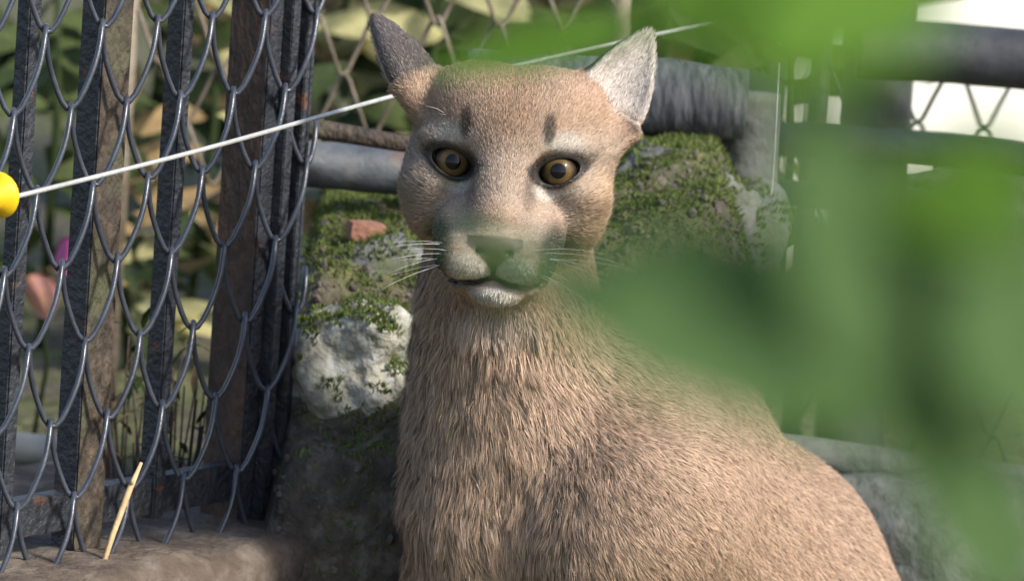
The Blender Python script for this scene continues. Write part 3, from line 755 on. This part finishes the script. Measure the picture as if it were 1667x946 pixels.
def surface_nets(F, xs, ys, zs):
    S = F < 0; nx, ny, nz = F.shape
    cnt = np.zeros((nx - 1, ny - 1, nz - 1), np.int8)
    for a in (0, 1):
        for b in (0, 1):
            for c in (0, 1): cnt += S[a:nx - 1 + a, b:ny - 1 + b, c:nz - 1 + c]
    act = (cnt > 0) & (cnt < 8); I, J, K = np.nonzero(act)
    idx = np.full(act.shape, -1, np.int32); idx[I, J, K] = np.arange(len(I))
    acc = np.zeros((len(I), 3)); n = np.zeros(len(I))
    cs = [(0, 0, 0), (1, 0, 0), (0, 1, 0), (1, 1, 0), (0, 0, 1), (1, 0, 1), (0, 1, 1), (1, 1, 1)]
    ed = [(0, 1), (2, 3), (4, 5), (6, 7), (0, 2), (1, 3), (4, 6), (5, 7), (0, 4), (1, 5), (2, 6), (3, 7)]
    for a, b in ed:
        ca, cb = cs[a], cs[b]
        fa = F[I + ca[0], J + ca[1], K + ca[2]]; fb = F[I + cb[0], J + cb[1], K + cb[2]]
        m = (fa < 0) != (fb < 0); t = fa[m] / (fa[m] - fb[m])
        pa = np.stack([xs[I[m] + ca[0]], ys[J[m] + ca[1]], zs[K[m] + ca[2]]], 1); pb = np.stack([xs[I[m] + cb[0]], ys[J[m] + cb[1]], zs[K[m] + cb[2]]], 1)
        acc[m] += pa + (pb - pa) * t[:, None]; n[m] += 1
    V = acc / n[:, None]; Q = []
    e = (S[:-1, 1:-1, 1:-1] != S[1:, 1:-1, 1:-1]); i, j, k = np.nonzero(e); f = S[i, j + 1, k + 1]
    q = np.stack([idx[i, j, k], idx[i, j + 1, k], idx[i, j + 1, k + 1], idx[i, j, k + 1]], 1); q[~f] = q[~f][:, ::-1]; Q.append(q)
    e = (S[1:-1, :-1, 1:-1] != S[1:-1, 1:, 1:-1]); i, j, k = np.nonzero(e); f = S[i + 1, j, k + 1]
    q = np.stack([idx[i, j, k], idx[i, j, k + 1], idx[i + 1, j, k + 1], idx[i + 1, j, k]], 1); q[~f] = q[~f][:, ::-1]; Q.append(q)
    e = (S[1:-1, 1:-1, :-1] != S[1:-1, 1:-1, 1:]); i, j, k = np.nonzero(e); f = S[i + 1, j + 1, k]
    q = np.stack([idx[i, j, k], idx[i + 1, j, k], idx[i + 1, j + 1, k], idx[i, j + 1, k]], 1); q[~f] = q[~f][:, ::-1]; Q.append(q)
    return V, np.concatenate(Q)
PV, PQ = surface_nets(Fd, xs, ys, zs)
del Fd

# ---- coat colours, a function of where on the animal a point is
def g2(p, c, r, soft=1.0):
    q = ((p - np.array(c)) / np.array(r)); d = np.sqrt((q * q).sum(1)); return 1 - sst(1 - .5 * soft, 1 + .5 * soft, d)
TAWNY = np.array((.54, .368, .262)); GREYT = np.array((.37, .315, .265)); WHITE = np.array((.74, .70, .63)); DARK = np.array((.035, .030, .028))
BUFF = np.array((.56, .43, .31)); PINK = np.array((.50, .34, .28)); SLATE = np.array((.07, .068, .075))
def nz3(P, s, o=0.0):
    x, y, z = P[:, 0] * s + o, P[:, 1] * s - o, P[:, 2] * s
    return (np.sin(x * 1.9 + np.sin(z * 1.3)) * np.cos(z * 1.7 + np.sin(y * 1.1)) + .5 * np.sin(y * 3.3 + x * 2.1) * np.cos(z * 3.7 - x))/1.5
def coat(P, Nn):
    p = hl(P); s = p.copy(); s[:, 0] = np.abs(s[:, 0]); n = len(P)
    C = np.tile(TAWNY, (n, 1)); skin = np.zeros(n)
    def mix(col, w):
        nonlocal C
        w = np.clip(w, 0, 1)[:, None]; C = C * (1 - w) + np.asarray(col) * w
    head = 1 - sst(118, 150, np.sqrt((p[:, 0]) ** 2 + (p[:, 1] - 30) ** 2 + (p[:, 2]) ** 2))
    # chest / throat buff, darker grizzle patches
    front = sst(.1, .7, -Nn[:, 1]) * (1 - head)
    mix(BUFF, .45 * front * sst(.95, .35, P[:, 0] + .6))
    mix((.40, .275, .185), .25 * sst(0, .5, nz3(P, 26)) * (1 - head)); mix((.62, .46, .33), .30 * np.clip(nz3(P, 17, 2.), 0, 1) * (1 - head))
    # face
    mix((.44, .315, .215), head * .6 * sst(20, 60, p[:, 2]) * (1 - sst(30, 60, s[:, 0])))
    mix(GREYT, head * .75 * g2(s, (66, 30, -8), (42, 70, 40)))
    mix(GREYT, head * .5 * g2(s, (20, -20, -20), (26, 50, 45)))
    mix((.60, .40, .25), head * .7 * g2(p, (84, 40, -34), (26, 60, 40)))  # sunlit warmth painted into the coat of the right cheek only
    mix((.40, .255, .165), head * .7 * g2(p, (2, 0, 52), (20, 60, 26)))
    mix((.47, .37, .28), head * .6 * g2(p, (0, -30, -22), (13, 40, 34)))
    mix((.13, .10, .085), head * .75 * g2(s, (22, -5, -22), (6.5, 45, 22)))
    mix(WHITE * .90, head * .80 * g2(s, (43, 8, 22), (17, 40, 8.5)))          # brow spots
    mix(GREYT * 1.3, head * .5 * g2(s, (60, 14, 13), (12, 40, 8)))
    mix(WHITE * .9, head * .85 * g2(s, (34, 0, -19), (11, 40, 7)))          # below the eye
    mix(DARK, head * .85 * g2(s, (33, 0, 31), (5.0, 60, 13), .7))   # brow streaks
    mix((.36, .31, .26), .75 * g2(s, (30, -30, -62), (26, 50, 18))); mix(WHITE, .95 * g2(s, (19, -50, -85), (18, 60, 11)))             # pads
    mix(DARK * 1.2, .97 * g2(s, (47, -16, -72), (13, 130, 27), .8) * (p[:, 1] < 30))         # dark muzzle sides
    mix(WHITE, .95 * g2(p, (3, -30, -106), (19, 40, 9), .9))
    mix(WHITE * .8, .6 * g2(p, (0, 10, -122), (36, 60, 16)))
    for r_ in range(4):   # whisker rows
        zz = -72 - r_ * 5.5
        mix((.25, .18, .13), head * .38 * (np.abs(s[:, 2] - zz - .12 * (s[:, 0] - 20)) < 1.3) * (s[:, 0] > 10) * (s[:, 0] < 42) * (p[:, 1] < -20))
    # eyes: dark rims
    al = eye_open(s) + 1; nearE = (p[:, 1] < 16) * (p[:, 1] > -40)
    rim = nearE * (1 - sst(1.22, np.where(s[:, 2] > EYEZ + .17 * (s[:, 0] - EYEX), 1.75, 1.48), al)); mix(DARK * .8, rim); skin = np.maximum(skin, nearE * (al < 1.22))
    td = np.minimum(rcone(s, (28.5, -4, -5), (20, -12, -18), 3.6, 1.8), rcone(s, (58, 5, 3), (66, 12, 4), 2.6, 1.0)); mix(DARK, head * (1 - sst(0, 3, td))); skin = np.maximum(skin, (td < 1.2) * 1.0)
    nzm = (1 - sst(21.5, 23.5, s[:, 0] + 1.15 * np.clip(-(p[:, 2] + 66), 0, 40))) * (p[:, 2] < -57 - .10 * s[:, 0]) * (p[:, 2] > -86) * (p[:, 1] < -42)
    mix(np.array((.085, .058, .05)), nzm); mix((.52, .42, .34), .7 * g2(p, (0, -50, -52), (17, 40, 6))); mix(DARK * 2, nzm * sst(17, 22, s[:, 0] + 1.15 * np.clip(-(p[:, 2] + 66), 0, 40)) * .7); skin = np.maximum(skin, nzm)
    mix(DARK, nzm * (nostril(s) < .8))
    m1 = mouth(s); fr = (p[:, 1] < 5) * (p[:, 1] > -90)
    mix(DARK * 1.1, fr * (1 - sst(1.3, 3.2, m1))); skin = np.maximum(skin, fr * (m1 < 1.9))
    mix((.20, .155, .13), .5 * fr * (1 - sst(3, 7, m1)) * (p[:, 2] < -88) * (p[:, 2] < -96))
    # ears
    for k in (0, 1):
        q, L = ear_local(p, k); t = q[:, 2] / L; on = (ear_sdf(p, k) < 4) * sst(-.1, .15, t)
        inn = ear_inner(p, k)
        mix(SLATE * 1.3, on * sst(3, 6, inn) * sst(-.1 + .15 * k, .15 + .2 * k, t) * .92)
        mix((.84, .76, .70), on * (1 - sst(3, 6, inn)) * .97 * sst(.0, .22, t))
        mix((.24, .19, .16), on * sst(.82, 1.05, t) * .35)
    return C, skin

me = bpy.data.meshes.new('body')
nv, nf = len(PV), len(PQ)
me.vertices.add(nv); me.vertices.foreach_set('co', PV.astype(np.float32).ravel())
me.loops.add(nf * 4); me.loops.foreach_set('vertex_index', PQ.ravel().astype(np.int32))
me.polygons.add(nf); me.polygons.foreach_set('loop_start', np.arange(0, nf * 4, 4, dtype=np.int32))
me.update(calc_edges=True); me.validate()
Nv = np.empty(nv * 3, np.float32); me.vertex_normals.foreach_get('vector', Nv); Nv = Nv.reshape(-1, 3).astype(float)
CC, SK = coat(PV, Nv)
def put_col(me, C, name='coat'):
    at = me.color_attributes.new(name, 'FLOAT_COLOR', 'POINT')
    at.data.foreach_set('color', np.concatenate([C, np.ones((len(C), 1))], 1).astype(np.float32).ravel())
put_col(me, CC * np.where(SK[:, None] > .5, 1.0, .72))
def attr_mat(name, rough, spec, normal_attr=None, sheen=0):
    m = bpy.data.materials.new(name); m.use_nodes = True; N = m.node_tree.nodes; L = m.node_tree.links; b = N['Principled BSDF']
    a = N.new('ShaderNodeAttribute'); a.attribute_name = 'coat'; L.new(a.outputs['Color'], b.inputs['Base Color'])
    b.inputs['Roughness'].default_value = rough; b.inputs['Specular IOR Level'].default_value = spec
    if normal_attr:
        a2 = N.new('ShaderNodeAttribute'); a2.attribute_name = normal_attr; L.new(a2.outputs['Vector'], b.inputs['Normal'])
    return m
M['puma_skin'] = attr_mat('puma_skin', .55, .4); M['puma_fur'] = attr_mat('puma_fur', .6, .25, 'root_normal')
pr = w3(950, 1400, .15)
puma = empty('puma', (float(pr[0]), float(pr[1]), 0.0), 'tawny brown puma sitting with its head turned to face forward', 'puma')
body = link('body', me, M['puma_skin'], puma)

# ---- fur
def flow(P, Nn):
    p = hl(P); n = len(P)
    headw = 1 - sst(.88, 1.12, np.sqrt((p[:, 0] / 118) ** 2 + ((p[:, 1] - 10) / 100) ** 2 + ((p[:, 2] + 10) / 118) ** 2))
    nose = np.array((0, -66, -50)); D = p - nose; D /= np.linalg.norm(D, axis=1)[:, None] + 1e-6
    D[:, 2] += np.where(p[:, 2] < -60, -.5, .25); D = D @ HM
    bodyd = np.tile(np.array((.22, .10, -1.0)), (n, 1)); side = sst(-.05, .25, P[:, 0]) ; bodyd[:, 0] += side * .9; bodyd[:, 1] += side * .4
    bodyd[:, 0] += .25 * nz3(P, 14) - .25 * sst(.0, -.12, P[:, 0] + .02); bodyd[:, 2] += .15 * nz3(P, 11, 3.); bodyd[:, 0] += .32 * nz3(P, 75, 1.) + .22 * nz3(P, 42, 5.); bodyd[:, 1] += .2 * nz3(P, 60, 2.)
    for k in (0, 1):
        q, L = ear_local(p, k); on = ((ear_sdf(p, k) < 5) & (q[:, 2] > L * .12))
        D[on] = EARS[k][1][2] @ HM
        headw = np.where(on, 1, headw)
    F_ = D * headw[:, None] + bodyd * (1 - headw[:, None])
    F_ -= Nn * (F_ * Nn).sum(1)[:, None]; F_ /= np.linalg.norm(F_, axis=1)[:, None] + 1e-6
    return F_, headw, p
def make_fur(ntot):
    tri = np.concatenate([PQ[:, [0, 1, 2]], PQ[:, [0, 2, 3]]])
    a, b, c = PV[tri[:, 0]], PV[tri[:, 1]], PV[tri[:, 2]]
    ar = .5 * np.linalg.norm(np.cross(b - a, c - a), axis=1); cen = (a + b + c) / 3
    tn = Nv[tri[:, 0]]; hp = hl(cen); ishead = (np.linalg.norm(hp - (0, 20, 0), axis=1) < 140)
    toC = np.array(CAM[:]) - cen; toC /= np.linalg.norm(toC, axis=1)[:, None]; fac = (tn * toC).sum(1)
    wgt = ar * np.where(ishead, 3.2, 1.0) * np.where(fac > -.35, 1, .22) * np.where(cen[:, 2] < .22, .3, 1)
    t = rng.choice(len(tri), ntot, p=wgt / wgt.sum())
    u, v = rng.random(ntot), rng.random(ntot); f = u + v > 1; u[f], v[f] = 1 - u[f], 1 - v[f]; wq = 1 - u - v
    def ip(X): return X[tri[t, 0]] * wq[:, None] + X[tri[t, 1]] * u[:, None] + X[tri[t, 2]] * v[:, None]
    P = ip(PV); Nn = ip(Nv); Nn /= np.linalg.norm(Nn, axis=1)[:, None] + 1e-9
    C = ip(CC); sk = SK[tri[t, 0]]
    # jitter colour lookups so the markings have a soft hairy edge
    F_, hw_, p = flow(P, Nn)
    keep = sk < .4; P, Nn, C, F_, hw_, p = P[keep], Nn[keep], C[keep], F_[keep], hw_[keep], p[keep]; n = len(P)
    s = p.copy(); s[:, 0] = np.abs(s[:, 0])
    ln = .0088 * (1 - hw_) + .0048 * hw_
    chest = sst(-60, -110, p[:, 2]) * sst(.16, .02, P[:, 0]) * (1 - hw_); ln += .014 * chest
    cheek = g2(s, (86, 60, -45), (34, 60, 50)); ln += hw_ * .008 * cheek
    ln *= 1 - .60 * g2(s, (0, -40, -82), (56, 75, 58))
    dE = np.sqrt((s[:, 0] - EYEX) ** 2 + (s[:, 2] - EYEZ) ** 2); ln *= np.where((p[:, 1] < 30), .45 + .55 * sst(16, 34, dE), 1)
    earin = np.zeros(n)
    for k in (0, 1):
        q, L = ear_local(p, k); on = (ear_sdf(p, k) < 4) & (q[:, 2] > .1 * L); 
        ln = np.where(on, .0042, ln); inn = on & (ear_inner(p, k) < 3) & (q[:, 2] > .12 * L); ln = np.where(inn, .0065, ln); earin = np.maximum(earin, inn)
    ln *= rng.uniform(.65, 1.25, n)
    lift = np.where(hw_ > .5, .22, .34) + .10 * rng.standard_normal(n)
    jit = rng.standard_normal((n, 3)) * .20
    d = F_ + Nn * np.clip(lift, .05, .8)[:, None] + jit * (1 - .4 * hw_[:, None]); d /= np.linalg.norm(d, axis=1)[:, None]
    tip = P + d * ln[:, None]; tip[:, 2] -= .15 * ln * (1 - hw_)
    # clumping
    
    cell = np.where(hw_ > .5, .0030, .0052); jp = P + .0011 * rng.standard_normal((n, 3))
    key = np.floor(jp / cell[:, None]).astype(np.int64); key = (key[:, 0] * 73856093) ^ (key[:, 1] * 19349663) ^ (key[:, 2] * 83492791)
    _, cl0, near = np.unique(key, return_index=True, return_inverse=True); cl = cl0[near]; nc = len(cl0)
    k_ = np.clip((1 - hw_) * (.25 + .50 * chest) + hw_ * (.08 + .3 * cheek), 0, .8)[:, None] * rng.uniform(.6, 1.2, (n, 1)); k_ = np.where(earin[:, None] > 0, .3, k_)
    far = np.linalg.norm(P[cl] - P, axis=1) > .012; k_[far] = 0
    tip = tip * (1 - k_) + (P[cl] + d[cl] * ln[cl][:, None]) * k_
    clump_b = rng.uniform(.86, 1.12, nc)[near]
    jp = P + .0022 * rng.standard_normal((n, 3)); jp = jp @ np.array([[1, 0, 0], [0, 1, 0], [.0, 0, .55]])
    key = np.floor(jp / .0125).astype(np.int64); key = (key[:, 0] * 73856093) ^ (key[:, 1] * 19349663) ^ (key[:, 2] * 83492791)
    _, c2, nr2 = np.unique(key, return_index=True, return_inverse=True); c2 = c2[nr2]
    k2 = (.42 * chest * rng.uniform(.5, 1.2, n))[:, None]; k2[np.linalg.norm(P[c2] - P, axis=1) > .03] = 0
    tip = tip * (1 - k2) + (P[c2] + d[c2] * ln[c2][:, None] * 1.15) * k2
    mid = P + (tip - P) * .5 + Nn * (ln * .10)[:, None]
    ax_ = tip - P; sd_ = np.cross(ax_, Nn); sd_ /= np.linalg.norm(sd_, axis=1)[:, None] + 1e-9
    sd_ += .35 * rng.standard_normal((n, 3)); sd_ /= np.linalg.norm(sd_, axis=1)[:, None]
    wd = (.00023 + .00006 * chest) * (1 - hw_) + .00020 * hw_; wd = wd * rng.uniform(.7, 1.3, n)
    base = P - Nn * .0006
    V = np.stack([base - sd_ * wd[:, None], base + sd_ * wd[:, None], mid + sd_ * wd[:, None] * .85, mid - sd_ * wd[:, None] * .85, tip], 1).reshape(-1, 3)
    o5 = np.arange(n) * 5
    li = np.stack([o5, o5 + 1, o5 + 2, o5 + 3, o5 + 3, o5 + 2, o5 + 4], 1).ravel()
    fm = bpy.data.meshes.new('fur'); fm.vertices.add(n * 5); fm.vertices.foreach_set('co', V.astype(np.float32).ravel())
    fm.loops.add(n * 7); fm.loops.foreach_set('vertex_index', li.astype(np.int32))
    fm.polygons.add(n * 2); st = np.stack([np.arange(n) * 7, np.arange(n) * 7 + 4], 1).ravel(); fm.polygons.foreach_set('loop_start', st.astype(np.int32))
    fm.update(calc_edges=True)
    br = rng.uniform(.72, 1.22, n) * clump_b * (1 + (.13 * nz3(P, 95, 1.) + .10 * nz3(P, 210, 4.)) * (1 - .6 * hw_))
    dark = rng.random(n) < .10; br = np.where(dark, br * .55, br); lite = rng.random(n) < .12
    Cs = C * br[:, None]; Cs = np.where(lite[:, None], Cs * .6 + np.array((.62, .52, .40)) * .4, Cs)
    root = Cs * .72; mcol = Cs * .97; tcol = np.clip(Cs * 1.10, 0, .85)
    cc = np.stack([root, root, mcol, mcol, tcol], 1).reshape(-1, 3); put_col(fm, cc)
    nn = Nn + .55 * (Nn * .0 + sd_ * rng.uniform(-1, 1, (n, 1))) + .35 * F_ * -1 * .5
    nn /= np.linalg.norm(nn, axis=1)[:, None]
    at = fm.attributes.new('root_normal', 'FLOAT_VECTOR', 'POINT'); at.data.foreach_set('vector', np.repeat(nn, 5, 0).astype(np.float32).ravel())
    o = link('fur', fm, M['puma_fur'], puma); o['kind'] = 'stuff'
    return n
nfur = make_fur(620000)

# ---- eyes
def cap(rad, ang, n=32, rings=12):
    V = [(0, -rad, 0)]; F = []
    for i in range(1, rings + 1):
        a = ang * i / rings
        for k in range(n):
            t = 2 * math.pi * k / n; V.append((rad * math.sin(a) * math.cos(t), -rad * math.cos(a), rad * math.sin(a) * math.sin(t)))
    for k in range(n): F.append((0, 1 + k, 1 + (k + 1) % n))
    for i in range(rings - 1):
        for k in range(n): F.append((1 + i * n + k, 1 + (i + 1) * n + k, 1 + (i + 1) * n + (k + 1) % n, 1 + i * n + (k + 1) % n))
    return V, F
def eye_mats():
    def pm(name, col, rough=.08, coat=.28):
        m = bpy.data.materials.new(name); m.use_nodes = True; b = m.node_tree.nodes['Principled BSDF']
        b.inputs['Base Color'].default_value = (*col, 1); b.inputs['Roughness'].default_value = rough
        b.inputs['Coat Weight'].default_value = coat; b.inputs['Coat Roughness'].default_value = .05; b.inputs['Specular IOR Level'].default_value = .15; return m
    sclera = pm('eye_dark', (.03, .022, .018), .2); pupil = pm('eye_pupil', (.006, .006, .008), .1)
    iris = pm('eye_iris', (.3, .18, .05), .35); N = iris.node_tree.nodes; L = iris.node_tree.links; b = N['Principled BSDF']
    tc = N.new('ShaderNodeTexCoord'); mp = N.new('ShaderNodeMapping'); L.new(tc.outputs['Object'], mp.inputs[0]); mp.inputs['Scale'].default_value = (1, 0, 1)
    ln_ = N.new('ShaderNodeVectorMath'); ln_.operation = 'LENGTH'; L.new(mp.outputs[0], ln_.inputs[0])
    r = N.new('ShaderNodeValToRGB'); e = r.color_ramp.elements
    mr = N.new('ShaderNodeMapRange'); mr.inputs[1].default_value = .004; mr.inputs[2].default_value = .0132; L.new(ln_.outputs['Value'], mr.inputs[0])
    e[0].position = 0; e[0].color = (.06, .035, .012, 1); e[1].position = 1; e[1].color = (.03, .018, .008, 1)
    for p_, c_ in ((.25, (.115, .072, .026)), (.62, (.15, .10, .04)), (.86, (.07, .045, .017))):
        q = e.new(p_); q.color = (*c_, 1)
    nz = N.new('ShaderNodeTexNoise'); nz.inputs['Scale'].default_value = 420; L.new(tc.outputs['Object'], nz.inputs[0])
    mx = N.new('ShaderNodeMix'); mx.data_type = 'RGBA'; mx.blend_type = 'MULTIPLY'; mx.inputs['Factor'].default_value = .45
    L.new(mr.outputs[0], r.inputs[0]); L.new(r.outputs[0], mx.inputs['A']); L.new(nz.outputs[1], mx.inputs['B']); L.new(mx.outputs['Result'], b.inputs['Base Color'])
    return sclera, iris, pupil
sclera, iris, pupil = eye_mats()
for sx in (-1, 1):
    c = hwV((sx * EYEX, EYEY, EYEZ)); g = (CAM - c).normalized()
    up = Vector(np3(ez)); xa = g.cross(up).normalized() * -1; za = xa.cross(-g).normalized()
    Rm = Matrix((xa, -g, za)).transposed().to_4x4()
    def eye_piece(name, rad, ang, matn, parent):
        V, F = cap(rad, ang); mm = mesh_np(name, V, F); mm.materials.append(matn); mm.polygons.foreach_set('use_smooth', np.ones(len(F), bool))
        o = bpy.data.objects.new(name, mm); COL.objects.link(o); o.parent = parent; return o
    eb = eye_piece('eye', EYER / 1000, math.pi * .98, sclera, puma)
    eb.matrix_parent_inverse = Matrix.Translation(puma.location).inverted(); eb.matrix_basis = Matrix.Translation(c) @ Rm
    eye_piece('iris', EYER / 1000 + .00012, math.asin(13.0 / EYER), iris, eb); eye_piece('pupil', EYER / 1000 + .00022, math.asin(6.3 / EYER), pupil, eb)

# ---- whiskers
rw = random.Random(5)
for sx in (-1, 1):
    for r_ in range(3):
        for k in range(3):
            a = np.array((sx * (18 + k * 6), -58 + k * 5, -70 - r_ * 6.0 + rw.uniform(-1, 1)))
            L = rw.uniform(55, 95); dr = np.array((sx * rw.uniform(.75, 1), rw.uniform(-.15, .35), rw.uniform(-.15, .30) - .07 * r_)); dr /= np.linalg.norm(dr)
            pts = [hwV(a + dr * L * t + np.array((0, 0, -L * .22 * t * t))) for t in (0, .25, .5, .75, 1)]
            m = MB(); m.tube(pts, [.00020, .00019, .00016, .00012, .00006], 5); m.build('whisker', M['whisker'], puma)
    for k in range(3):   # brow whiskers
        a = np.array((sx * (34 + k * 4), 2, 27 + k * 2)); dr = np.array((sx * rw.uniform(.5, 1), -.2, rw.uniform(.2, .7))); L = rw.uniform(30, 50)
        pts = [hwV(a + dr * L * t + np.array((0, 0, -L * .3 * t * t))) for t in (0, .33, .66, 1)]
        m = MB(); m.tube(pts, [.00016, .00014, .00012, .00006], 5); m.build('whisker', M['whisker'], puma)
